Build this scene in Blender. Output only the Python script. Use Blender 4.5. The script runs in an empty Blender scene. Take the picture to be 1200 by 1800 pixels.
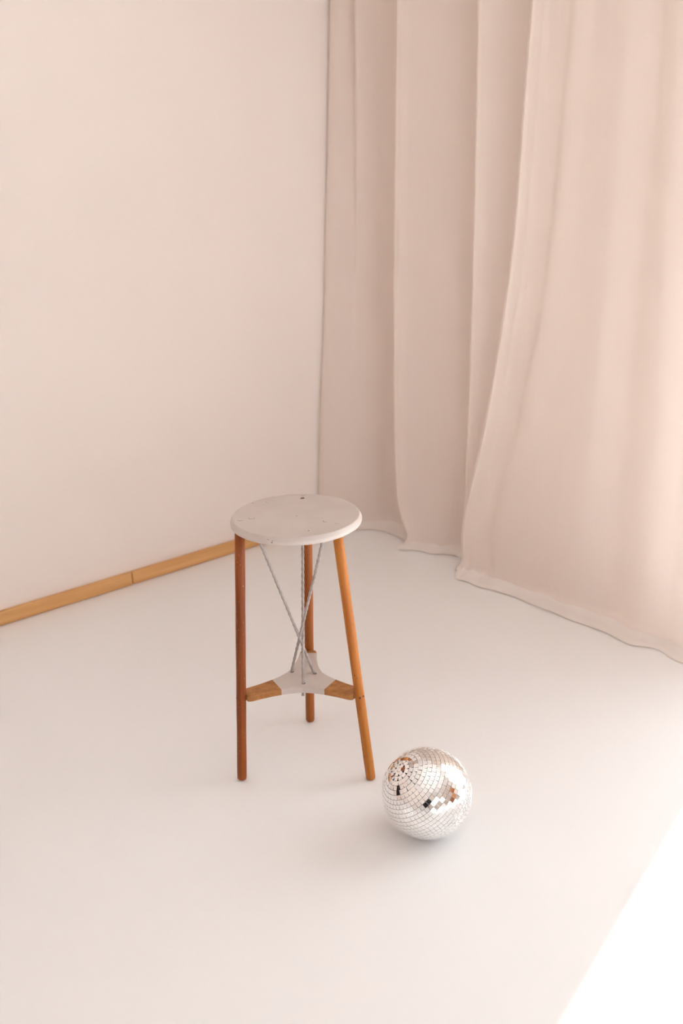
import bpy, bmesh, math, random
import numpy as np
from mathutils import Vector, Matrix

random.seed(7)
scene = bpy.context.scene
COL = scene.collection

# ------------------------------------------------------------------ camera
cam_data = bpy.data.cameras.new('camera')
cam = bpy.data.objects.new('camera', cam_data)
COL.objects.link(cam)
cam_data.sensor_fit = 'VERTICAL'
cam_data.sensor_height = 36.0
cam_data.sensor_width = 24.0
cam_data.lens = 35.0
PITCH, ROLL, CAM_Z = 0.3455, -0.0311, 1.5098
fw = Vector((0, math.cos(PITCH), -math.sin(PITCH)))
rt0 = Vector((1, 0, 0))
up0 = rt0.cross(fw)
rt = math.cos(ROLL) * rt0 + math.sin(ROLL) * up0
up = -math.sin(ROLL) * rt0 + math.cos(ROLL) * up0
cam.matrix_world = Matrix(((rt.x, up.x, -fw.x, 0), (rt.y, up.y, -fw.y, 0),
                           (rt.z, up.z, -fw.z, CAM_Z), (0, 0, 0, 1)))
cam_data.clip_start = 0.02
cam_data.dof.use_dof = True
cam_data.dof.focus_distance = 2.38
cam_data.dof.aperture_fstop = 2.8
scene.camera = cam

# ------------------------------------------------------------------ room axes: A runs along the left wall towards
# the window wall, M runs along the window wall towards the left wall
TH = math.radians(38.8)
AX = Vector((math.cos(TH), math.sin(TH), 0))
MX = Vector((-math.sin(TH), math.cos(TH), 0))
A_IN, A_OUT, A_BACK = 2.80, 3.00, -2.0
M_WALL, M_NEAR = 3.206, -2.8
ROOM_H = 2.62


def rp(a, m, z=0.0):
    return AX * a + MX * m + Vector((0, 0, z))


# ------------------------------------------------------------------ world, sun, window portal, exposure
world = bpy.data.worlds.new('sky')
scene.world = world
world.use_nodes = True
bgn = world.node_tree.nodes['Background']
bgn.inputs[0].default_value = (0.90, 0.962, 1.0, 1)
bgn.inputs[1].default_value = 3.2

sun_l = bpy.data.lights.new('sun', 'SUN')
sun_l.energy = 20.0
sun_l.angle = math.radians(2.4)
sun_l.color = (0.985, 0.99, 1.0)
sun = bpy.data.objects.new('sun', sun_l)
COL.objects.link(sun)
SUN_EL = math.radians(41)
sd = Vector((-0.555 * math.cos(SUN_EL), -0.832 * math.cos(SUN_EL), -math.sin(SUN_EL)))
sun.rotation_euler = sd.to_track_quat('-Z', 'Y').to_euler()
sun.location = (3, 5, 6)

WIN_M0, WIN_M1, WIN_TOP = 0.0, 1.412, 2.2
FILL_A0, FILL_A1, FILL_Z0, FILL_Z1 = -1.1, 1.1, 0.65, 1.95  # added window in the unseen near wall, sized for fill light


def portal(name, pos, xdir, outward, w, h):
    pl = bpy.data.lights.new(name, 'AREA')
    pl.shape = 'RECTANGLE'
    pl.size = w
    pl.size_y = h
    pl.cycles.is_portal = True
    po = bpy.data.objects.new(name, pl)
    COL.objects.link(po)
    yd = outward.cross(xdir)
    po.matrix_world = Matrix.Translation(pos) @ Matrix((xdir.to_4d(), yd.to_4d(), outward.to_4d(), (0, 0, 0, 1))).transposed()
    for i in range(3):
        po.matrix_world[3][i] = 0.0


portal('window_portal', rp(A_OUT + 0.02, (WIN_M0 + WIN_M1) / 2, WIN_TOP / 2), MX, AX, WIN_M1 - WIN_M0, WIN_TOP)
portal('window_portal', rp((FILL_A0 + FILL_A1) / 2, M_NEAR - 0.22, (FILL_Z0 + FILL_Z1) / 2), AX, -MX, FILL_A1 - FILL_A0, FILL_Z1 - FILL_Z0)  # portal of the added fill window

vs = scene.view_settings
vs.view_transform = 'Standard'
vs.look = 'None'
vs.gamma = 1.0
vs.use_curve_mapping = False
vs.exposure = 0.57
scene.cycles.max_bounces = 12
scene.cycles.diffuse_bounces = 9
scene.cycles.transparent_max_bounces = 16
scene.cycles.use_denoising = True
scene.cycles.use_adaptive_sampling = True
scene.cycles.adaptive_threshold = 0.025
scene.cycles.sample_clamp_indirect = 8.0


# ------------------------------------------------------------------ materials
def new_mat(name):
    m = bpy.data.materials.new(name)
    m.use_nodes = True
    nt = m.node_tree
    return m, nt, nt.nodes['Principled BSDF']


def noise_mix(nt, col_a, col_b, scale, coords='Object', stretch=(1, 1, 1), detail=4, lo=0.35, hi=0.65):
    tc = nt.nodes.new('ShaderNodeTexCoord')
    mp = nt.nodes.new('ShaderNodeMapping')
    mp.inputs['Scale'].default_value = stretch
    nz = nt.nodes.new('ShaderNodeTexNoise')
    nz.inputs['Scale'].default_value = scale
    nz.inputs['Detail'].default_value = detail
    rmp = nt.nodes.new('ShaderNodeValToRGB')
    rmp.color_ramp.elements[0].position = lo
    rmp.color_ramp.elements[1].position = hi
    rmp.color_ramp.elements[0].color = (*col_a, 1)
    rmp.color_ramp.elements[1].color = (*col_b, 1)
    nt.links.new(tc.outputs[coords], mp.inputs['Vector'])
    nt.links.new(mp.outputs['Vector'], nz.inputs['Vector'])
    nt.links.new(nz.outputs['Fac'], rmp.inputs['Fac'])
    return mp, nz, rmp


def bump_from(nt, bsdf, nz, strength, dist):
    b = nt.nodes.new('ShaderNodeBump')
    b.inputs['Strength'].default_value = strength
    b.inputs['Distance'].default_value = dist
    nt.links.new(nz.outputs['Fac'], b.inputs['Height'])
    nt.links.new(b.outputs['Normal'], bsdf.inputs['Normal'])


def plaster(name, c1, c2, rough=0.8, scale=3.0, spec=0.3):
    m, nt, b = new_mat(name)
    _, nz, r = noise_mix(nt, c1, c2, scale)
    nt.links.new(r.outputs['Color'], b.inputs['Base Color'])
    b.inputs['Roughness'].default_value = rough
    b.inputs['Specular IOR Level'].default_value = spec
    return m, nt, b


def wood(name, dark, light, stretch=(60, 60, 3), scale=1.0, rough=0.5, coords='Object', speck=None):
    m, nt, b = new_mat(name)
    mp, nz, r = noise_mix(nt, dark, light, scale, coords, stretch, detail=6, lo=0.30, hi=0.68)
    out = r.outputs['Color']
    if speck:
        tc = nt.nodes.new('ShaderNodeTexCoord')
        n2 = nt.nodes.new('ShaderNodeTexNoise')
        n2.inputs['Scale'].default_value = speck[0]
        n2.inputs['Detail'].default_value = 2
        nt.links.new(tc.outputs['Object'], n2.inputs['Vector'])
        r2 = nt.nodes.new('ShaderNodeValToRGB')
        r2.color_ramp.elements[0].position = speck[1]
        r2.color_ramp.elements[1].position = speck[1] + 0.05
        r2.color_ramp.elements[0].color = (0, 0, 0, 1)
        r2.color_ramp.elements[1].color = (1, 1, 1, 1)
        nt.links.new(n2.outputs['Fac'], r2.inputs['Fac'])
        mx = nt.nodes.new('ShaderNodeMix')
        mx.data_type = 'RGBA'
        nt.links.new(r2.outputs['Color'], mx.inputs[0])
        nt.links.new(out, mx.inputs[6])
        mx.inputs[7].default_value = (*speck[2], 1)
        out = mx.outputs[2]
    nt.links.new(out, b.inputs['Base Color'])
    b.inputs['Roughness'].default_value = rough
    b.inputs['Specular IOR Level'].default_value = 0.28
    bump_from(nt, b, nz, 0.15, 0.001)
    return m


M_WALLP, _, _ = plaster('wall_paint', (0.866, 0.788, 0.742), (0.878, 0.802, 0.757), 0.85, 1.4, 0.2)
M_CEIL, _, _ = plaster('ceiling_paint', (0.87, 0.843, 0.82), (0.88, 0.855, 0.832), 0.9, 2.0, 0.2)
M_FLOOR, nt_, b_ = plaster('floor_coating', (0.838, 0.830, 0.832), (0.850, 0.843, 0.846), 0.40, 1.1, 0.5)
M_GROUND, _, _ = plaster('terrace_stone', (0.55, 0.52, 0.49), (0.62, 0.59, 0.56), 0.9, 4.0)

M_PAINT, nt_, b_ = new_mat('greige_paint')
_, nz_, r_ = noise_mix(nt_, (0.520, 0.447, 0.412), (0.570, 0.496, 0.458), 9.0)
tc_ = nt_.nodes.new('ShaderNodeTexCoord')
n2_ = nt_.nodes.new('ShaderNodeTexNoise')
n2_.inputs['Scale'].default_value = 85
n2_.inputs['Detail'].default_value = 3
nt_.links.new(tc_.outputs['Object'], n2_.inputs['Vector'])
r2_ = nt_.nodes.new('ShaderNodeValToRGB')
r2_.color_ramp.elements[0].position = 0.745
r2_.color_ramp.elements[1].position = 0.775
r2_.color_ramp.elements[0].color = (0, 0, 0, 1)
r2_.color_ramp.elements[1].color = (1, 1, 1, 1)
nt_.links.new(n2_.outputs['Fac'], r2_.inputs['Fac'])
mx_ = nt_.nodes.new('ShaderNodeMix')
mx_.data_type = 'RGBA'
nt_.links.new(r2_.outputs['Color'], mx_.inputs[0])
nt_.links.new(r_.outputs['Color'], mx_.inputs[6])
mx_.inputs[7].default_value = (0.16, 0.10, 0.07, 1)
nt_.links.new(mx_.outputs[2], b_.inputs['Base Color'])
b_.inputs['Roughness'].default_value = 0.38
bump_from(nt_, b_, nz_, 0.08, 0.001)

M_RODP, nt_, b_ = plaster('rod_paint', (0.30, 0.26, 0.245), (0.39, 0.34, 0.32), 0.40, 60.0, 0.5)
M_MARK, _, _ = plaster('scuff_mark', (0.17, 0.12, 0.10), (0.26, 0.19, 0.16), 0.7, 60.0)
M_CHIP, _, _ = plaster('bare_chip', (0.06, 0.035, 0.025), (0.10, 0.06, 0.04), 0.8, 90.0)

DK = (0.05, 0.018, 0.008)
M_LEG_L = wood('leg_wood_red_shaded', (0.135, 0.027, 0.005), (0.330, 0.085, 0.016), speck=(170, 0.68, (0.50, 0.25, 0.13)))  # red stain plus painted shade: wood darkened for the shadow-side leg
M_LEG_M = wood('leg_wood_mid', (0.230, 0.058, 0.011), (0.390, 0.122, 0.026), speck=(150, 0.70, DK))
M_LEG_R = wood('leg_wood_honey_lit', (0.350, 0.102, 0.015), (0.560, 0.215, 0.042), speck=(130, 0.70, DK))  # honey wood, its colour partly holds the light from the right window
M_ARM = wood('brace_wood', (0.300, 0.115, 0.032), (0.480, 0.215, 0.072), stretch=(40, 60, 60), speck=(130, 0.70, DK))
M_BOARD = wood('skirting_pine', (0.640, 0.330, 0.120), (0.760, 0.440, 0.190), stretch=(2.5, 60, 60), rough=0.45)
M_SIDEB = wood('sideboard_wood', (0.30, 0.11, 0.035), (0.46, 0.20, 0.075), stretch=(2, 30, 30))
M_BENCH = wood('bench_wood', (0.42, 0.18, 0.055), (0.58, 0.29, 0.11), stretch=(2, 30, 30))
M_FRAME, _, _ = plaster('window_frame_paint', (0.78, 0.76, 0.73), (0.82, 0.80, 0.77), 0.4, 5.0)
M_DARKF, _, _ = plaster('dark_upholstery', (0.012, 0.012, 0.014), (0.022, 0.021, 0.024), 0.9, 40.0)
M_BLACK, _, _ = plaster('black_metal', (0.01, 0.01, 0.011), (0.02, 0.02, 0.021), 0.35, 30.0)
M_BRASS, _, b_ = plaster('brass', (0.55, 0.38, 0.16), (0.6, 0.42, 0.2), 0.3, 30.0)
b_.inputs['Metallic'].default_value = 1.0

M_MIRROR, nt_, b_ = new_mat('mirror_glass')
_, _, r_ = noise_mix(nt_, (0.93, 0.925, 0.92), (0.97, 0.965, 0.96), 12.0)
nt_.links.new(r_.outputs['Color'], b_.inputs['Base Color'])
b_.inputs['Metallic'].default_value = 1.0
b_.inputs['Roughness'].default_value = 0.03
M_CORE, _, _ = plaster('ball_core', (0.012, 0.009, 0.008), (0.03, 0.024, 0.02), 0.7, 60.0)

# glass: clear pane with a faint surface reflection
M_GLASS = bpy.data.materials.new('window_glass')
M_GLASS.use_nodes = True
nt_ = M_GLASS.node_tree
nt_.nodes.clear()
o_ = nt_.nodes.new('ShaderNodeOutputMaterial')
mxs = nt_.nodes.new('ShaderNodeMixShader')
tr = nt_.nodes.new('ShaderNodeBsdfTransparent')
tr.inputs[0].default_value = (0.96, 0.97, 0.965, 1)
gl = nt_.nodes.new('ShaderNodeBsdfGlossy')
gl.inputs['Roughness'].default_value = 0.01
fr = nt_.nodes.new('ShaderNodeFresnel')
fr.inputs['IOR'].default_value = 1.25
nt_.links.new(fr.outputs[0], mxs.inputs[0])
nt_.links.new(tr.outputs[0], mxs.inputs[1])
nt_.links.new(gl.outputs[0], mxs.inputs[2])
nt_.links.new(mxs.outputs[0], o_.inputs[0])


def sheer(name, col1, col2, see_through):
    m = bpy.data.materials.new(name)
    m.use_nodes = True
    nt = m.node_tree
    nt.nodes.clear()
    out = nt.nodes.new('ShaderNodeOutputMaterial')
    _, nz, r = noise_mix(nt, col1, col2, 1.0, 'Object', (220, 220, 6), detail=3)
    d = nt.nodes.new('ShaderNodeBsdfDiffuse')
    t = nt.nodes.new('ShaderNodeBsdfTranslucent')
    tp = nt.nodes.new('ShaderNodeBsdfTransparent')
    nt.links.new(r.outputs['Color'], d.inputs['Color'])
    nt.links.new(r.outputs['Color'], t.inputs['Color'])
    m1 = nt.nodes.new('ShaderNodeMixShader')
    m1.inputs[0].default_value = 0.22
    nt.links.new(d.outputs[0], m1.inputs[1])
    nt.links.new(t.outputs[0], m1.inputs[2])
    m2 = nt.nodes.new('ShaderNodeMixShader')
    lw = nt.nodes.new('ShaderNodeLayerWeight')   # a weave closes up where it is seen edge-on
    lw.inputs['Blend'].default_value = 0.35
    mr = nt.nodes.new('ShaderNodeMapRange')
    mr.inputs['From Min'].default_value = 0.0
    mr.inputs['From Max'].default_value = 1.0
    mr.inputs['To Min'].default_value = see_through
    mr.inputs['To Max'].default_value = 0.0
    nt.links.new(lw.outputs['Facing'], mr.inputs['Value'])
    nt.links.new(mr.outputs[0], m2.inputs[0])
    nt.links.new(m1.outputs[0], m2.inputs[1])
    nt.links.new(tp.outputs[0], m2.inputs[2])
    nt.links.new(m2.outputs[0], out.inputs[0])
    return m


M_SHEER = sheer('sheer_cloth', (0.892, 0.793, 0.726), (0.900, 0.803, 0.738), 0.12)
M_HEM = sheer('sheer_cloth_hem', (0.905, 0.852, 0.815), (0.912, 0.862, 0.827), 0.06)


# ------------------------------------------------------------------ mesh helpers
def link(name, me, mat, parent=None, loc=(0, 0, 0), rotz=0.0, smooth=False):
    o = bpy.data.objects.new(name, me)
    COL.objects.link(o)
    if mat:
        for mm in (mat if isinstance(mat, (list, tuple)) else [mat]):
            me.materials.append(mm)
    o.parent = parent
    o.location = loc
    o.rotation_euler = (0, 0, rotz)
    if smooth:
        for p in me.polygons:
            p.use_smooth = True
    return o


def from_bm(name, bm, mat, parent=None, **kw):
    bmesh.ops.recalc_face_normals(bm, faces=bm.faces[:])
    me = bpy.data.meshes.new(name)
    bm.to_mesh(me)
    bm.free()
    return link(name, me, mat, parent, **kw)


def box(bm, lo, hi, bevel=0.0):
    vs_ = [bm.verts.new((x, y, z)) for x in (lo[0], hi[0]) for y in (lo[1], hi[1]) for z in (lo[2], hi[2])]
    fs = [(0, 1, 3, 2), (4, 6, 7, 5), (0, 4, 5, 1), (2, 3, 7, 6), (0, 2, 6, 4), (1, 5, 7, 3)]
    faces = [bm.faces.new([vs_[i] for i in f]) for f in fs]
    if bevel:
        edges = {e for f in faces for e in f.edges}
        bmesh.ops.bevel(bm, geom=list(edges), offset=bevel, segments=2, affect='EDGES', profile=0.5)
    return bm


def lathe(bm, prof, n=64):
    rings = []
    for (r, z) in prof:
        if r < 1e-6:
            rings.append([bm.verts.new((0, 0, z))])
        else:
            rings.append([bm.verts.new((r * math.cos(2 * math.pi * i / n), r * math.sin(2 * math.pi * i / n), z)) for i in range(n)])
    for a, b in zip(rings, rings[1:]):
        for i in range(n):
            j = (i + 1) % n
            if len(a) == 1 and len(b) == 1:
                continue
            if len(a) == 1:
                bm.faces.new((a[0], b[i], b[j]))
            elif len(b) == 1:
                bm.faces.new((a[i], b[0], a[j]))
            else:
                bm.faces.new((a[i], b[i], b[j], a[j]))


def frame_of(d):
    d = d.normalized()
    x = d.cross(Vector((0, 0, 1)))
    if x.length < 1e-4:
        x = Vector((1, 0, 0))
    x.normalize()
    return x, d.cross(x).normalized()


def bar(bm, p, q, r, n=12):
    p, q = Vector(p), Vector(q)
    x, y = frame_of(q - p)
    A = [bm.verts.new(p + (x * math.cos(t) + y * math.sin(t)) * r) for t in [2 * math.pi * i / n for i in range(n)]]
    B = [bm.verts.new(q + (x * math.cos(t) + y * math.sin(t)) * r) for t in [2 * math.pi * i / n for i in range(n)]]
    for i in range(n):
        j = (i + 1) % n
        bm.faces.new((A[i], A[j], B[j], B[i]))
    bm.faces.new(A[::-1])
    bm.faces.new(B)


def tag(o, label=None, cat=None, group=None, kind=None):
    if label:
        o['label'] = label
    if cat:
        o['category'] = cat
    if group:
        o['group'] = group
    if kind:
        o['kind'] = kind
    return o


def empty(name, loc, rotz=0.0):
    o = bpy.data.objects.new(name, None)
    COL.objects.link(o)
    o.empty_display_size = 0.1
    o.location = loc
    o.rotation_euler = (0, 0, rotz)
    return o


def room_box(name, lo, hi, mat, bevel=0.0, parent=None):
    """box given in room axes (a, m, z)"""
    bm = bmesh.new()
    box(bm, lo, hi, bevel)
    return from_bm(name, bm, mat, parent, rotz=0.0 if parent else TH)


# ------------------------------------------------------------------ structure
WT = 0.2
tag(room_box('floor', (A_BACK - WT, M_NEAR - WT, -0.12), (A_OUT, M_WALL + WT, 0.0), M_FLOOR),
    'smooth off-white coated floor with a soft sheen', 'floor', kind='structure')
tag(room_box('ceiling', (A_BACK - WT, M_NEAR - WT, ROOM_H), (A_OUT, M_WALL + WT, ROOM_H + 0.15), M_CEIL),
    'plain white ceiling above the room', 'ceiling', kind='structure')
tag(room_box('wall_left', (A_BACK - WT, M_WALL, 0.0), (A_OUT, M_WALL + WT, ROOM_H), M_WALLP),
    'plain pale blush painted wall behind the stool', 'wall', kind='structure')
bm = bmesh.new()
box(bm, (A_BACK - WT, M_NEAR - WT, 0), (FILL_A0, M_NEAR, ROOM_H))
box(bm, (FILL_A1, M_NEAR - WT, 0), (A_OUT, M_NEAR, ROOM_H))
box(bm, (FILL_A0, M_NEAR - WT, 0), (FILL_A1, M_NEAR, FILL_Z0))
box(bm, (FILL_A0, M_NEAR - WT, FILL_Z1), (FILL_A1, M_NEAR, ROOM_H))
tag(from_bm('wall_near', bm, M_WALLP, rotz=TH), 'plain pale wall with an added fill window at the near end of the room', 'wall', kind='structure')
tag(room_box('wall_back', (A_BACK - WT, M_NEAR, 0.0), (A_BACK, M_WALL, ROOM_H), M_WALLP),
    'plain pale wall opposite the curtains', 'wall', kind='structure')
bm = bmesh.new()
box(bm, (A_IN, WIN_M1, 0), (A_OUT, M_WALL, ROOM_H))
box(bm, (A_IN, M_NEAR, 0), (A_OUT, WIN_M0, ROOM_H))
box(bm, (A_IN, WIN_M0, WIN_TOP), (A_OUT, WIN_M1, ROOM_H))
tag(from_bm('wall_right', bm, M_WALLP, rotz=TH), 'pale window wall hidden behind the sheer curtains', 'wall', kind='structure')

win = tag(empty('window_1', (0, 0, 0), TH), 'tall white framed glazed window beside the curtains', 'window', kind='structure')
WF = 0.05
mid_m = (WIN_M0 + WIN_M1) / 2
for nm, lo, hi in (('frame_stile', (2.86, WIN_M1 - WF, 0), (2.92, WIN_M1, WIN_TOP)),
                   ('frame_stile', (2.86, WIN_M0, 0), (2.92, WIN_M0 + WF, WIN_TOP)),
                   ('frame_rail', (2.86, WIN_M0 + WF, WIN_TOP - WF), (2.92, WIN_M1 - WF, WIN_TOP)),
                   ('frame_rail', (2.86, WIN_M0 + WF, 0), (2.92, WIN_M1 - WF, WF)),
                   ('mullion', (2.865, mid_m - 0.03, WF), (2.915, mid_m + 0.03, WIN_TOP - WF))):
    room_box(nm, lo, hi, M_FRAME, 0.004, win)
for m0, m1 in ((WIN_M0 + WF, mid_m - 0.03), (mid_m + 0.03, WIN_M1 - WF)):
    me = bpy.data.meshes.new('pane')
    me.from_pydata([(2.89, m0, WF), (2.89, m1, WF), (2.89, m1, WIN_TOP - WF), (2.89, m0, WIN_TOP - WF)], [], [(0, 1, 2, 3)])
    link('pane', me, M_GLASS, win)

fill_win = tag(empty('fill_window', (0, 0, 0), TH), 'white framed window added in the near wall as fill light', 'window', kind='structure')  # unseen window, put in to fill the room with light
y0, y1 = M_NEAR - 0.13, M_NEAR - 0.07
for nm, lo, hi in (('frame_stile', (FILL_A0, y0, FILL_Z0), (FILL_A0 + WF, y1, FILL_Z1)),
                   ('frame_stile', (FILL_A1 - WF, y0, FILL_Z0), (FILL_A1, y1, FILL_Z1)),
                   ('frame_rail', (FILL_A0 + WF, y0, FILL_Z0), (FILL_A1 - WF, y1, FILL_Z0 + WF)),
                   ('frame_rail', (FILL_A0 + WF, y0, FILL_Z1 - WF), (FILL_A1 - WF, y1, FILL_Z1)),
                   ('mullion', (-0.03, y0 + 0.005, FILL_Z0 + WF), (0.03, y1 - 0.005, FILL_Z1 - WF))):
    room_box(nm, lo, hi, M_FRAME, 0.004, fill_win)
for a0, a1 in ((FILL_A0 + WF, -0.03), (0.03, FILL_A1 - WF)):
    ym = (y0 + y1) / 2
    me = bpy.data.meshes.new('pane')
    me.from_pydata([(a0, ym, FILL_Z0 + WF), (a1, ym, FILL_Z0 + WF), (a1, ym, FILL_Z1 - WF), (a0, ym, FILL_Z1 - WF)], [], [(0, 1, 2, 3)])
    link('pane', me, M_GLASS, fill_win)

tag(room_box('ground', (A_OUT + 0.02, -14, -0.3), (24, 18, -0.15), M_GROUND),
    'pale stone terrace outside the window', 'ground', kind='structure')

# skirting: separate boards butted end to end along the left wall
bb = tag(empty('baseboard_left', (0, 0, 0), TH), 'low pine skirting board along the blush wall', 'baseboard', kind='structure')
JOINTS = [A_BACK, -0.45, 1.545, 2.795]
for i, (a0, a1) in enumerate(zip(JOINTS, JOINTS[1:])):
    bm = bmesh.new()
    dm = 0.0015 if i == 1 else 0.0
    box(bm, (a0 + 0.0018, M_WALL - 0.017 - dm, 0.002), (a1 - 0.0018, M_WALL - 0.0005, 0.052), 0.0025)
    from_bm('board', bm, M_BOARD, bb)

# ------------------------------------------------------------------ curtains
ZL = [2.60, 2.05, 1.60, 1.20, 0.80, 0.50, 0.30, 0.15, 0.055]


def catmull(P, n):
    """P: (K,d) keys -> (n,d) points on a centripetal-like Catmull-Rom through them"""
    P = np.asarray(P, float)
    K = len(P)
    ext = np.vstack([2 * P[0] - P[1], P, 2 * P[-1] - P[-2]])
    t = np.linspace(0, K - 1 - 1e-9, n)
    i = t.astype(int)
    f = (t - i)[:, None]
    p0, p1, p2, p3 = ext[i], ext[i + 1], ext[i + 2], ext[i + 3]
    return 0.5 * ((2 * p1) + (-p0 + p2) * f + (2 * p0 - 5 * p1 + 4 * p2 - p3) * f ** 2 + (-p0 + 3 * p1 - 3 * p2 + p3) * f ** 3)


def zinterp(levels, rows, z):
    """smooth (Catmull) interpolation over height; rows: (L, n, 2) for descending levels"""
    z = min(max(z, levels[-1]), levels[0])
    k = 0
    while k < len(levels) - 2 and z < levels[k + 1]:
        k += 1
    h = levels[k + 1] - levels[k]
    f = (z - levels[k]) / h
    def tang(i):
        if i == 0:
            return (rows[1] - rows[0]) / (levels[1] - levels[0])
        if i == len(levels) - 1:
            return (rows[-1] - rows[-2]) / (levels[-1] - levels[-2])
        return (rows[i + 1] - rows[i - 1]) / (levels[i + 1] - levels[i - 1])
    m0, m1 = tang(k) * h, tang(k + 1) * h
    return ((2 * f ** 3 - 3 * f ** 2 + 1) * rows[k] + (f ** 3 - 2 * f ** 2 + f) * m0 +
            (-2 * f ** 3 + 3 * f ** 2) * rows[k + 1] + (f ** 3 - f ** 2) * m1)


def L(v):
    """a value per level, or one value for all"""
    return list(v) if isinstance(v, (list, tuple)) else [v] * len(ZL)


def curtain(name, keys, n, pool, lift, fine, label, seed, side_hem=None):
    """keys: list of (a per level, m per level); pool(s) -> how far the cloth runs out over the floor;
    lift(s) -> height of the hem above the floor"""
    rng = np.random.RandomState(seed)
    K = len(keys)
    rows = []
    for li in range(len(ZL)):
        rows.append(catmull([(L(k[0])[li], L(k[1])[li]) for k in keys], n))
    rows = np.array(rows)
    s = np.linspace(0, 1, n)
    # small soft ripples across the cloth, fading with their own random phase
    rip = np.zeros(n)
    for fr_, am_ in fine:
        rip += am_ * np.sin(2 * math.pi * (fr_ * s + rng.rand()))
    env = np.minimum(1, np.minimum(s, 1 - s) * 25)
    zs = list(np.concatenate([np.linspace(2.60, 0.30, 60), np.linspace(0.28, 0.055, 16)]))
    verts = []
    for z in zs:
        r = zinterp(ZL, rows, z)
        grow = 0.55 + 0.45 * (z / 2.6)
        a = r[:, 0] + rip * env * grow
        verts.append(np.stack([a, r[:, 1], np.full(n, z)], 1))
    base = verts[-1]
    w = pool(s)
    lf = lift(s)
    wob = 0.008 * np.sin(2 * math.pi * (3.4 * s + 0.3)) + 0.005 * np.sin(2 * math.pi * (7.7 * s * (0.7 + 0.5 * s) + 0.1))
    # running out over the floor, then the hem
    steps = [(0.03, 0.036), (0.18, 0.022), (0.40, 0.0135), (0.65, 0.0105), (0.85, 0.0085), (1.0, 0.004)]
    for fr_, zz in steps:
        v = base.copy()
        v[:, 0] -= (w + wob * fr_) * fr_ ** 1.0
        v[:, 2] = zz + lf * (1 - 0.25 * fr_) + (1 - fr_) * 0.004 * (1 + np.sin(2 * math.pi * 14 * s)) * (fr_ > 0.1)
        verts.append(v)
    V = np.array(verts)
    nr = len(V)

    def grid(sl, off):
        g = V[sl].copy()
        g[:, :, 0] -= off[0]
        g[:, :, 2] += off[1]
        R_ = len(g)
        vv = g.reshape(-1, 3)
        ff = [(i * n + j, i * n + j + 1, (i + 1) * n + j + 1, (i + 1) * n + j) for i in range(R_ - 1) for j in range(n - 1)]
        me = bpy.data.meshes.new(name)
        me.from_pydata(vv.tolist(), [], ff)
        return me
    root = empty(name, rp(0, 0, 0), TH)
    tag(root, label, 'curtain', 'sheer curtain panels')
    link('drape', grid(slice(0, nr), (0, 0)), M_SHEER, root, smooth=True)
    link('hem', grid(slice(nr - 5, nr), (0.0006, 0.0016)), M_HEM, root, smooth=True)
    if side_hem:
        g = V[:nr - 3, side_hem[0]:side_hem[1]].copy()
        k = g.shape[1]
        g[:, :, 0] -= 0.0012
        me = bpy.data.meshes.new('side_hem')
        me.from_pydata(g.reshape(-1, 3).tolist(), [], [(i * k + j, i * k + j + 1, (i + 1) * k + j + 1, (i + 1) * k + j)
                                                       for i in range(len(g) - 1) for j in range(k - 1)])
        link('side_hem', me, M_HEM, root, smooth=True)
    return root


E1a = [2.585, 2.580, 2.555, 2.53, 2.50, 2.47, 2.455, 2.445, 2.44]
E1m = [3.172, 3.182, 3.188, 3.193, 3.193, 3.192, 3.191, 3.191, 3.190]
E2m = [2.785, 2.798, 2.814, 2.827, 2.836, 2.838, 2.834, 2.815, 2.765]
E3m = [2.432, 2.433, 2.435, 2.439, 2.446, 2.454, 2.461, 2.466, 2.466]
E4m = [2.135, 2.165, 2.195, 2.223, 2.286, 2.350, 2.406, 2.430, 2.425]


def sh(v, d):
    return [x + d for x in v]


far_keys = [
    (E1a, E1m),
    (sh(E1a, 0.012), sh(E1m, -0.035)),
    (sh(E1a, 0.055), sh(E1m, -0.09)),
    ([2.600, 2.600, 2.60, 2.60, 2.59, 2.57, 2.56, 2.55, 2.545], sh(E1m, -0.125)),
    (2.66, 3.00),
    (2.675, sh(E2m, 0.09)),
    (2.64, sh(E2m, 0.018)),
    (2.562, sh(E2m, -0.002)),
    (2.560, sh(E2m, -0.022)),
    (2.590, sh(E2m, -0.055)),
    (2.615, sh(E2m, -0.12)),
    (2.645, 2.61),
    (2.672, sh(E3m, 0.075)),
    (2.64, sh(E3m, 0.016)),
    (2.575, sh(E3m, -0.002)),
    (2.575, sh(E3m, -0.022)),
    (2.600, sh(E3m, -0.060)),
    (2.640, 2.30),
    (2.66, 2.16),
    (2.66, 2.02),
]
curtain('sheer_curtain', far_keys, 420,
        lambda s: 0.075 - 0.03 * np.clip((s - 0.25) * 4, 0, 1),
        lambda s: 0.09 * np.exp(-(s / 0.035) ** 2),
        [(7, 0.0022), (13, 0.0012), (24, 0.0004)],
        'tan-shaded sheer curtain panel hanging in the far corner behind the stool', 3)

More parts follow.
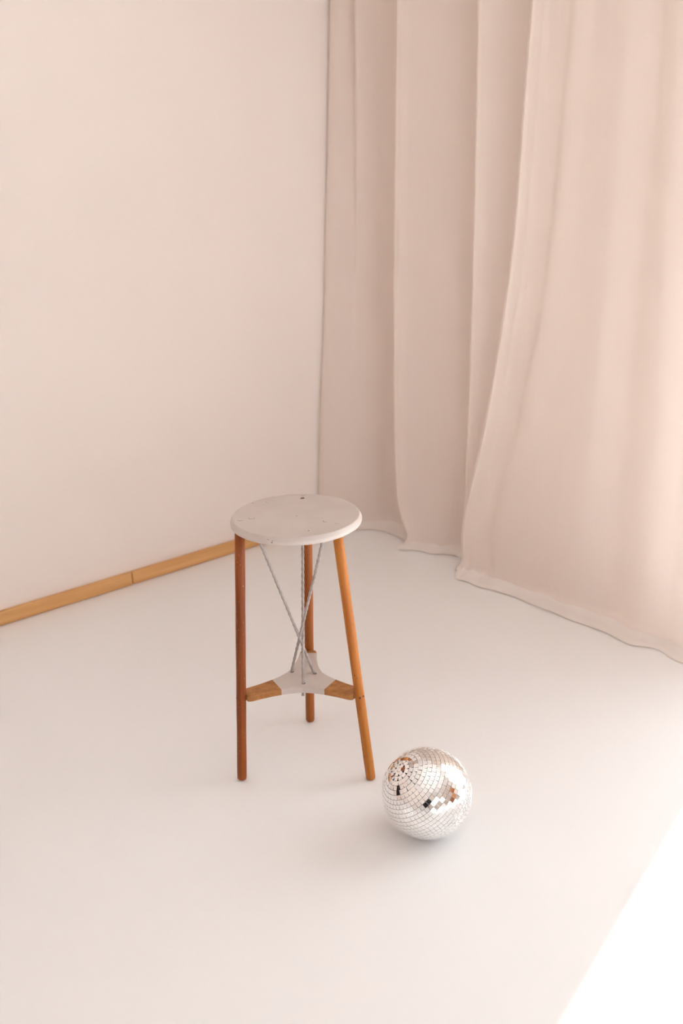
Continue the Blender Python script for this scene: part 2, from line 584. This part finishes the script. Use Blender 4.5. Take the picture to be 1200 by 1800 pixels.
near_keys = [
    (2.545, sh(E4m, -0.006)),
    (2.530, E4m),
    (2.524, sh(E4m, -0.014)),
    (2.535, sh(E4m, -0.045)),
    (2.548, sh(E4m, -0.10)),
    (2.542, sh(E4m, -0.16)),
    (2.562, [1.93, 1.94, 1.955, 1.97, 2.0, 2.03, 2.06, 2.08, 2.08]),
    (2.560, [1.85, 1.86, 1.87, 1.88, 1.90, 1.92, 1.93, 1.94, 1.94]),
    (2.582, [1.76, 1.76, 1.76, 1.77, 1.78, 1.79, 1.79, 1.79, 1.79]),
    (2.560, [1.69, 1.69, 1.68, 1.67, 1.66, 1.66, 1.66, 1.66, 1.66]),
    (2.575, [1.60, 1.60, 1.59, 1.58, 1.57, 1.56, 1.56, 1.56, 1.56]),
    (2.555, [1.52, 1.51, 1.50, 1.49, 1.47, 1.46, 1.46, 1.46, 1.46]),
    (2.580, [1.43, 1.43, 1.42, 1.41, 1.40, 1.39, 1.39, 1.39, 1.39]),
    (2.565, [1.345, 1.345, 1.335, 1.335, 1.325, 1.325, 1.325, 1.325, 1.325]),
    (2.585, 1.300),
]
curtain('sheer_curtain', near_keys, 420,
        lambda s: 0.012 + 0.055 * np.clip((s - 0.02) / 0.15, 0, 1) - 0.03 * np.clip((s - 0.6) / 0.4, 0, 1),
        lambda s: 0.05 * np.exp(-(s / 0.07) ** 2),
        [(6, 0.0025), (13, 0.0013), (24, 0.0004)],
        'bright sheer curtain panel overlapping in front, its pooled hem nearest the sunlit patch', 11, side_hem=(8, 50))

# ------------------------------------------------------------------ stool
SX, SY, SEAT_Z = -0.1104, 2.2691, 0.6909
stool = tag(empty('bar_stool', (SX, SY, 0)),
            'three-legged round stool with greige painted seat, wooden legs and twisted rods', 'stool')
ST = 0.021
bm = bmesh.new()
R0 = 0.160
prof = [(0.0, SEAT_Z), (0.09, SEAT_Z), (R0 - 0.0080, SEAT_Z), (R0 - 0.0072, SEAT_Z - 0.0001), (R0 - 0.0062, SEAT_Z - 0.0007),
        (R0 - 0.0054, SEAT_Z - 0.0016), (R0 - 0.0012, SEAT_Z - 0.0078), (R0 - 0.0004, SEAT_Z - 0.0095), (R0, SEAT_Z - 0.0115),
        (R0 - 0.0003, SEAT_Z - 0.0150), (R0 - 0.0018, SEAT_Z - 0.0185), (R0 - 0.0050, SEAT_Z - 0.0205),
        (R0 - 0.009, SEAT_Z - ST), (0.09, SEAT_Z - ST), (0.0, SEAT_Z - ST)]
lathe(bm, prof, 96)
seat = from_bm('seat', bm, M_PAINT, stool, smooth=True)
tag(seat, 'round greige painted seat with scuffs and screw plugs')


def arc_ring(bm, r, w, h, a0, a1, n=20):
    pr = []
    for i in range(n + 1):
        t = math.radians(a0 + (a1 - a0) * i / n)
        k = math.sin(math.pi * i / n) ** 0.5 if 0 < i < n else 0.15
        pr.append([bm.verts.new(((r + d * w * k) * math.cos(t), (r + d * w * k) * math.sin(t), z)) for d, z in ((-1, 0), (0, h), (1, 0))])
    for p, q in zip(pr, pr[1:]):
        for i in (0, 1):
            bm.faces.new((p[i], p[i + 1], q[i + 1], q[i]))


for (x, y, a0, a1) in ((-0.133, -0.028, 200, 350), (-0.106, -0.019, 150, 400), (0.073, -0.054, 140, 300), (0.099, -0.080, 40, 170),
                       (0.014, 0.144, 180, 330), (-0.108, 0.098, 200, 260), (-0.082, 0.091, 20, 80)):
    bm = bmesh.new()
    lathe(bm, [(0.0, 0.00035), (0.0058, 0.0003), (0.0064, 0.0)], 24)
    plug = from_bm('screw_plug', bm, M_PAINT, seat, loc=(x, y, SEAT_Z - 0.00005))
    bm = bmesh.new()
    arc_ring(bm, 0.0066, 0.0010, 0.0003, a0, a1)
    from_bm('plug_crack', bm, M_MARK, seat, loc=(x, y, SEAT_Z + 0.00005))
for (x, y, lx, ly, rz, mt) in ((0.0125, 0.118, 0.0052, 0.0058, 0.05, M_MARK), (0.0135, 0.1195, 0.0042, 0.0028, 0.05, M_CHIP),
                               (0.002, -0.012, 0.0018, 0.0010, 0.4, M_MARK), (0.033, -0.115, 0.0016, 0.0012, 1.0, M_CHIP)):
    bm = bmesh.new()
    rag = [(-1, -0.9), (-0.3, -1.05), (0.6, -0.9), (1.02, -0.6), (0.95, 0.5), (0.7, 1.0), (-0.2, 0.9), (-1.0, 0.7)]
    lo_ = [bm.verts.new((px * lx, py * ly, 0)) for px, py in rag]
    hi_ = [bm.verts.new((px * lx * 0.92, py * ly * 0.92, 0.0003 if mt is M_MARK else 0.0005)) for px, py in rag]
    bm.faces.new(hi_)
    for i in range(8):
        bm.faces.new((lo_[i], lo_[(i + 1) % 8], hi_[(i + 1) % 8], hi_[i]))
    from_bm('paint_chip', bm, mt, seat, loc=(x, y, SEAT_Z + 0.00005), rotz=rz)
# worn spots on the front rim
for ang, zz, sc in ((-108.5, -0.0125, 1.0), (-108.0, -0.0085, 0.6), (-100.5, -0.0145, 0.8), (-99.5, -0.015, 0.7), (-112, -0.006, 0.6)):
    bm = bmesh.new()
    bmesh.ops.create_icosphere(bm, subdivisions=2, radius=1.0)
    for v in bm.verts:
        v.co = Vector((v.co.x * 0.0022 * sc, v.co.y * 0.0007, v.co.z * 0.0013 * sc))
    t = math.radians(ang)
    rr = R0 - 0.0004 - max(0.0, (-zz - 0.0125)) * 0.35 - max(0.0, (0.0075 + zz)) * 0.6
    from_bm('rim_wear', bm, M_CHIP, seat, loc=(rr * math.cos(t), rr * math.sin(t), SEAT_Z + zz), rotz=t + math.pi / 2)

LEG_R = 0.0122
legs = [('rear', Vector((0.0034, 0.1839 + 0.004, 0)), Vector((0.0240, 0.100, SEAT_Z - ST + 0.002)), M_LEG_M, 'mid brown leg at the back'),
        ('left', Vector((-0.1673, -0.0840, 0)), Vector((-0.132, -0.065, SEAT_Z - ST + 0.002)), M_LEG_L, 'dark red-brown stained leg with its shade painted in'),
        ('right', Vector((0.1647, -0.1010, 0)), Vector((0.098, -0.060, SEAT_Z - ST + 0.002)), M_LEG_R, 'honey coloured leg beside the mirror ball')]
axis_at = {}
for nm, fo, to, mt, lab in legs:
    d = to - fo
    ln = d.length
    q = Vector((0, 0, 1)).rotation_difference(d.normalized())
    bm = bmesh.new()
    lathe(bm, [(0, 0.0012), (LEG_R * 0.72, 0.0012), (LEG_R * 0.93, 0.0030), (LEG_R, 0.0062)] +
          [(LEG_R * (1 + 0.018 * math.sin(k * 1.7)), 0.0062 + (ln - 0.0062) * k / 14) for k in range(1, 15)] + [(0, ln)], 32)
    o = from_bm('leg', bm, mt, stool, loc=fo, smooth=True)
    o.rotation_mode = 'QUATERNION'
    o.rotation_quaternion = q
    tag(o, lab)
    axis_at[nm] = (fo, d)
    # screw holes where the brace is fixed through the leg
    if nm != 'rear':
        for (hz, dphi) in ((0.236, -95 if nm == 'left' else -88), (0.238, -150 if nm == 'left' else -40)):
            t_ = hz / d.z
            c_ = fo + d * t_
            ph = math.radians(dphi)
            n_ = Vector((math.cos(ph), math.sin(ph), 0))
            if nm == 'left' and dphi == -95:
                continue
            bm = bmesh.new()
            bmesh.ops.create_icosphere(bm, subdivisions=2, radius=0.0028)
            for v in bm.verts:
                v.co.z *= 1.35
            from_bm('screw_hole', bm, M_CHIP, stool, loc=c_ + n_ * (LEG_R - 0.0012), smooth=True)

# three-armed brace: grey paint in the middle, bare wood at the arm ends
BZ1, BZ0 = 0.245, 0.2285
arms = []
for nm, paint_r in (('rear', 0.131), ('left', 0.076), ('right', 0.080)):
    fo, d = axis_at[nm]
    p = fo + d * (0.237 / d.z)
    ang = math.atan2(p.y, p.x)
    arms.append((ang, math.hypot(p.x, p.y) - LEG_R + 0.0025, paint_r))
arms.sort(key=lambda t: t[0] % (2 * math.pi))
bm = bmesh.new()
mids = []
for i in range(3):
    a0 = arms[i][0] % (2 * math.pi)
    a1 = arms[(i + 1) % 3][0] % (2 * math.pi)
    if a1 < a0:
        a1 += 2 * math.pi
    am = (a0 + a1) / 2
    mids.append(Vector((0.0525 * math.cos(am), 0.0525 * math.sin(am), 0)))
HW = [(0.040, 0.0400), (0.050, 0.0362), (0.062, 0.0328), (0.078, 0.0293), (0.095, 0.0264), (0.115, 0.0240), (0.135, 0.0226), (0.2, 0.0215)]


def hw(r):
    for (r0, w0), (r1, w1) in zip(HW, HW[1:]):
        if r <= r1:
            return w0 + (w1 - w0) * (r - r0) / (r1 - r0)
    return HW[-1][1]


def vpair(x, y):
    return bm.verts.new((x, y, BZ1)), bm.verts.new((x, y, BZ0))


mv = [vpair(m_.x, m_.y) for m_ in mids]
f1 = bm.faces.new([p[0] for p in mv])
f2 = bm.faces.new([p[1] for p in mv][::-1])
for i, (ang, ln, pr_) in enumerate(arms):
    d = Vector((math.cos(ang), math.sin(ang), 0))
    n = Vector((-d.y, d.x, 0))
    rs = sorted({0.040, 0.050, 0.062, 0.070, 0.088, 0.104, 0.120, pr_, ln - 0.014} | {ln - 0.007, ln - 0.002, ln})
    rs = [r for r in rs if r <= ln]
    prevR, prevL = mv[(i - 1) % 3], mv[i]
    prev_r = 0.0
    for r in rs:
        w_ = hw(r)
        if r > ln - 0.0071:
            w_ = hw(r) - (0.0012 if r < ln - 0.003 else (0.004 if r < ln - 0.001 else 0.008))
        pR = d * r - n * w_
        pL = d * r + n * w_
        R_, L_ = vpair(pR.x, pR.y), vpair(pL.x, pL.y)
        mi = 0 if r <= pr_ + 1e-6 else 1
        for vsq in ((prevR[0], R_[0], L_[0], prevL[0]), (prevL[1], L_[1], R_[1], prevR[1]),
                    (prevR[1], R_[1], R_[0], prevR[0]), (prevL[0], L_[0], L_[1], prevL[1])):
            fce = bm.faces.new(vsq)
            fce.material_index = mi
        prevR, prevL = R_, L_
    fce = bm.faces.new((prevR[0], prevR[1], prevL[1], prevL[0]))
    fce.material_index = 1
brace = from_bm('brace', bm, [M_PAINT, M_ARM], stool)
bv = brace.modifiers.new('bevel', 'BEVEL')
bv.width = 0.0022
bv.segments = 3
bv.limit_method = 'ANGLE'
bv.angle_limit = math.radians(50)
tag(brace, 'three-armed wooden brace with a greige painted centre')


# twisted rods
def twisted_rod(p, q, r, pitch):
    p, q = Vector(p), Vector(q)
    d = q - p
    ln = d.length
    x, y = frame_of(d)
    n = 14
    rings = int(ln / 0.0016)
    bm = bmesh.new()
    R_ = []
    for i in range(rings + 1):
        t = i / rings
        c_ = p + d * t
        ring = []
        for j in range(n):
            th = 2 * math.pi * j / n
            rr = r * (0.90 + 0.26 * (0.5 + 0.5 * math.cos(2 * th - 2 * math.pi * t * ln / pitch)) ** 1.4)
            ring.append(bm.verts.new(c_ + (x * math.cos(th) + y * math.sin(th)) * rr))
        R_.append(ring)
    for A, B in zip(R_, R_[1:]):
        for j in range(n):
            k = (j + 1) % n
            bm.faces.new((A[j], A[k], B[k], B[j]))
    bm.faces.new(R_[0][::-1])
    bm.faces.new(R_[-1])
    return bm


ZT = SEAT_Z - ST + 0.002
rods = [((0.027, 0.016), (0.110 * math.cos(math.radians(209)), 0.110 * math.sin(math.radians(209)))),
        ((-0.001, -0.033), (0.110 * math.cos(math.radians(83.5)), 0.110 * math.sin(math.radians(83.5)))),
        ((-0.033, 0.029), (0.110 * math.cos(math.radians(309)), 0.110 * math.sin(math.radians(309))))]
for (b0, t0) in rods:
    B = Vector((b0[0], b0[1], BZ1))
    T = Vector((t0[0], t0[1], ZT))
    d = (T - B).normalized()
    P = B - d * (0.030 / d.z)
    o = from_bm('twisted_rod', twisted_rod(P, T, 0.0034, 0.017), M_RODP, stool, smooth=True)
    # countersunk hole around the rod in the brace
    bm = bmesh.new()
    lathe(bm, [(0.0026, 0.0004), (0.0044, 0.0005), (0.0050, 0.0)], 20)
    from_bm('rod_hole', bm, M_CHIP, brace, loc=(B.x + 0.0012, B.y + 0.0005, BZ1))

# ------------------------------------------------------------------ mirror ball
BR = 0.105
BC = Vector((0.1775, 1.9566, BR))
ball = tag(empty('mirror_ball', (BC.x, BC.y, 0)), 'silver mirror-tiled disco ball resting on the floor', 'disco ball')
AXB = Vector((-0.61838, -0.20530, 0.75859)).normalized()
VIEW = Vector((-0.0735, -0.8101, 0.5816)).normalized()
XB = Vector((0, 0, 1)).cross(AXB).normalized()
YB = AXB.cross(XB)
TS, TT = 0.0099, 0.0016
CR = BR - TT - 0.0006
bm = bmesh.new()
bmesh.ops.create_uvsphere(bm, u_segments=64, v_segments=40, radius=CR)
core = from_bm('ball_core', bm, M_CORE, ball, loc=(0, 0, BR), smooth=True)
tile_bm = bmesh.new()
box(tile_bm, (-TS / 2, -TS / 2, -TT), (TS / 2, TS / 2, 0))
bmesh.ops.bevel(tile_bm, geom=[e for e in tile_bm.edges if all(abs(v.co.z) < 1e-6 for v in e.verts)], offset=0.0002, segments=1, affect='EDGES')
bmesh.ops.recalc_face_normals(tile_bm, faces=tile_bm.faces[:])
tile_me = bpy.data.meshes.new('mirror_tile')
tile_bm.to_mesh(tile_me)
tile_me.materials.append(M_MIRROR)
rows = 31
tiles = []
rng = random.Random(21)
for i in range(rows + 1):
    th = math.pi * i / rows
    if i in (0, rows):
        cnt = 1
    else:
        cnt = int(2 * math.pi * BR * math.sin(th) / (TS + 0.00040))
    ph0 = rng.random() * 2 * math.pi
    edge = min(i, rows - i)
    jig = 0.10 if edge < 2 else (0.045 if edge < 5 else 0.012)
    gaps = [1.0 + rng.uniform(-1, 1) * (0.10 if edge < 6 else 0.02) for _ in range(cnt)]
    tot = sum(gaps)
    acc = 0
    for k in range(cnt):
        ph = ph0 + 2 * math.pi * acc / tot
        acc += gaps[k]
        pd = (math.degrees(ph) + 180) % 360 - 180
        if i in (4, 5) and abs(pd + 46) < math.degrees(TS / 2 / (BR * math.sin(th))):
            continue                                     # fallen tiles leave a dark slot
        n_ = (XB * math.cos(ph) + YB * math.sin(ph)) * math.sin(th) + AXB * math.cos(th)
        e1 = (-XB * math.sin(ph) + YB * math.cos(ph))
        spin = rng.gauss(0, jig)
        tl1, tl2 = rng.gauss(0, 0.009), rng.gauss(0, 0.009)
        e2 = n_.cross(e1)
        nn = (n_ + e1 * tl1 + e2 * tl2).normalized()
        x_ = (e1 * math.cos(spin) + e2 * math.sin(spin))
        x_ = (x_ - nn * x_.dot(nn)).normalized()
        y_ = nn.cross(x_)
        po = n_ * (BR - 0.0004)
        mw = Matrix(((x_.x, y_.x, nn.x, po.x), (x_.y, y_.y, nn.y, po.y), (x_.z, y_.z, nn.z, po.z + BR), (0, 0, 0, 1)))
        tiles.append((n_.dot(VIEW), mw))
tiles.sort(key=lambda t: -t[0])
for _, mw in tiles[:300]:
    o = bpy.data.objects.new('mirror_tile', tile_me)
    COL.objects.link(o)
    o.parent = ball
    o.matrix_local = mw
bm = bmesh.new()
for _, mw in tiles[300:]:
    n0 = len(bm.verts)
    bm.from_mesh(tile_me)
    bm.verts.ensure_lookup_table()
    for v in bm.verts[n0:]:
        v.co = mw @ v.co
rest = from_bm('mirror_tiles', bm, M_MIRROR, ball)
rest['kind'] = 'stuff'
tag(rest, 'remaining small mirror tiles around the ball')

# ------------------------------------------------------------------ stand-ins added behind the camera for reflections in the mirror tiles
sb = tag(empty('sideboard_standin', rp(2.52, -0.95), TH), 'brown wooden cabinet by the window, added to give brown reflections in the ball', 'sideboard_standin')


def part_box(name, lo, hi, mat, parent, bevel=0.003):
    b_m = bmesh.new()
    box(b_m, lo, hi, bevel)
    return from_bm(name, b_m, mat, parent)


part_box('body', (-0.22, -0.55, 0.16), (0.22, 0.55, 0.76), M_SIDEB, sb)
part_box('top', (-0.24, -0.58, 0.76), (0.23, 0.58, 0.79), M_SIDEB, sb)
for k in range(3):
    dr = part_box('door', (-0.238, -0.53 + k * 0.36, 0.18), (-0.22, -0.19 + k * 0.36, 0.74), M_SIDEB, sb)
    b_m = bmesh.new()
    bmesh.ops.create_icosphere(b_m, subdivisions=2, radius=0.014)
    from_bm('knob', b_m, M_BRASS, dr, loc=(-0.25, -0.24 + k * 0.36, 0.46), smooth=True)
for sx_ in (-0.18, 0.18):
    for sy_ in (-0.5, 0.5):
        b_m = bmesh.new()
        lathe(b_m, [(0, 0), (0.013, 0), (0.022, 0.17), (0, 0.17)], 16)
        from_bm('leg', b_m, M_SIDEB, sb, loc=(sx_, sy_, 0))

bn = tag(empty('bench_standin', rp(1.25, -1.9), TH), 'light wooden bench across the room, added to give brown reflections in the ball', 'bench')  # unseen bench, put in for the brown tiles of the ball
for k in range(3):
    part_box('seat_slat', (-0.6, -0.18 + k * 0.125, 0.42), (0.6, -0.07 + k * 0.125, 0.45), M_BENCH, bn)
for sx_ in (-0.52, 0.52):
    for sy_ in (-0.13, 0.13):
        part_box('leg', (sx_ - 0.025, sy_ - 0.025, 0), (sx_ + 0.025, sy_ + 0.025, 0.42), M_BENCH, bn)
    part_box('stretcher', (sx_ - 0.018, -0.105, 0.18), (sx_ + 0.018, 0.105, 0.22), M_BENCH, bn)

ch = tag(empty('armchair_standin', rp(-0.62, -0.5), math.radians(40)), 'black upholstered high-backed chair added in place of a person, for the dark spot in the ball', 'armchair_standin')  # added dark shape standing in for the person behind the camera
part_box('seat', (-0.30, -0.30, 0.16), (0.30, 0.30, 0.44), M_DARKF, ch, 0.03)
part_box('backrest', (-0.30, -0.40, 0.16), (0.30, -0.26, 1.24), M_DARKF, ch, 0.04)
for s_ in (-1, 1):
    part_box('armrest', (min(s_ * 0.30, s_ * 0.40), -0.38, 0.14), (max(s_ * 0.30, s_ * 0.40), 0.30, 0.60), M_DARKF, ch, 0.03)
    for y_ in (-0.33, 0.24):
        b_m = bmesh.new()
        lathe(b_m, [(0, 0), (0.014, 0), (0.022, 0.16), (0, 0.16)], 14)
        from_bm('leg', b_m, M_SIDEB, ch, loc=(s_ * 0.33, y_, 0))
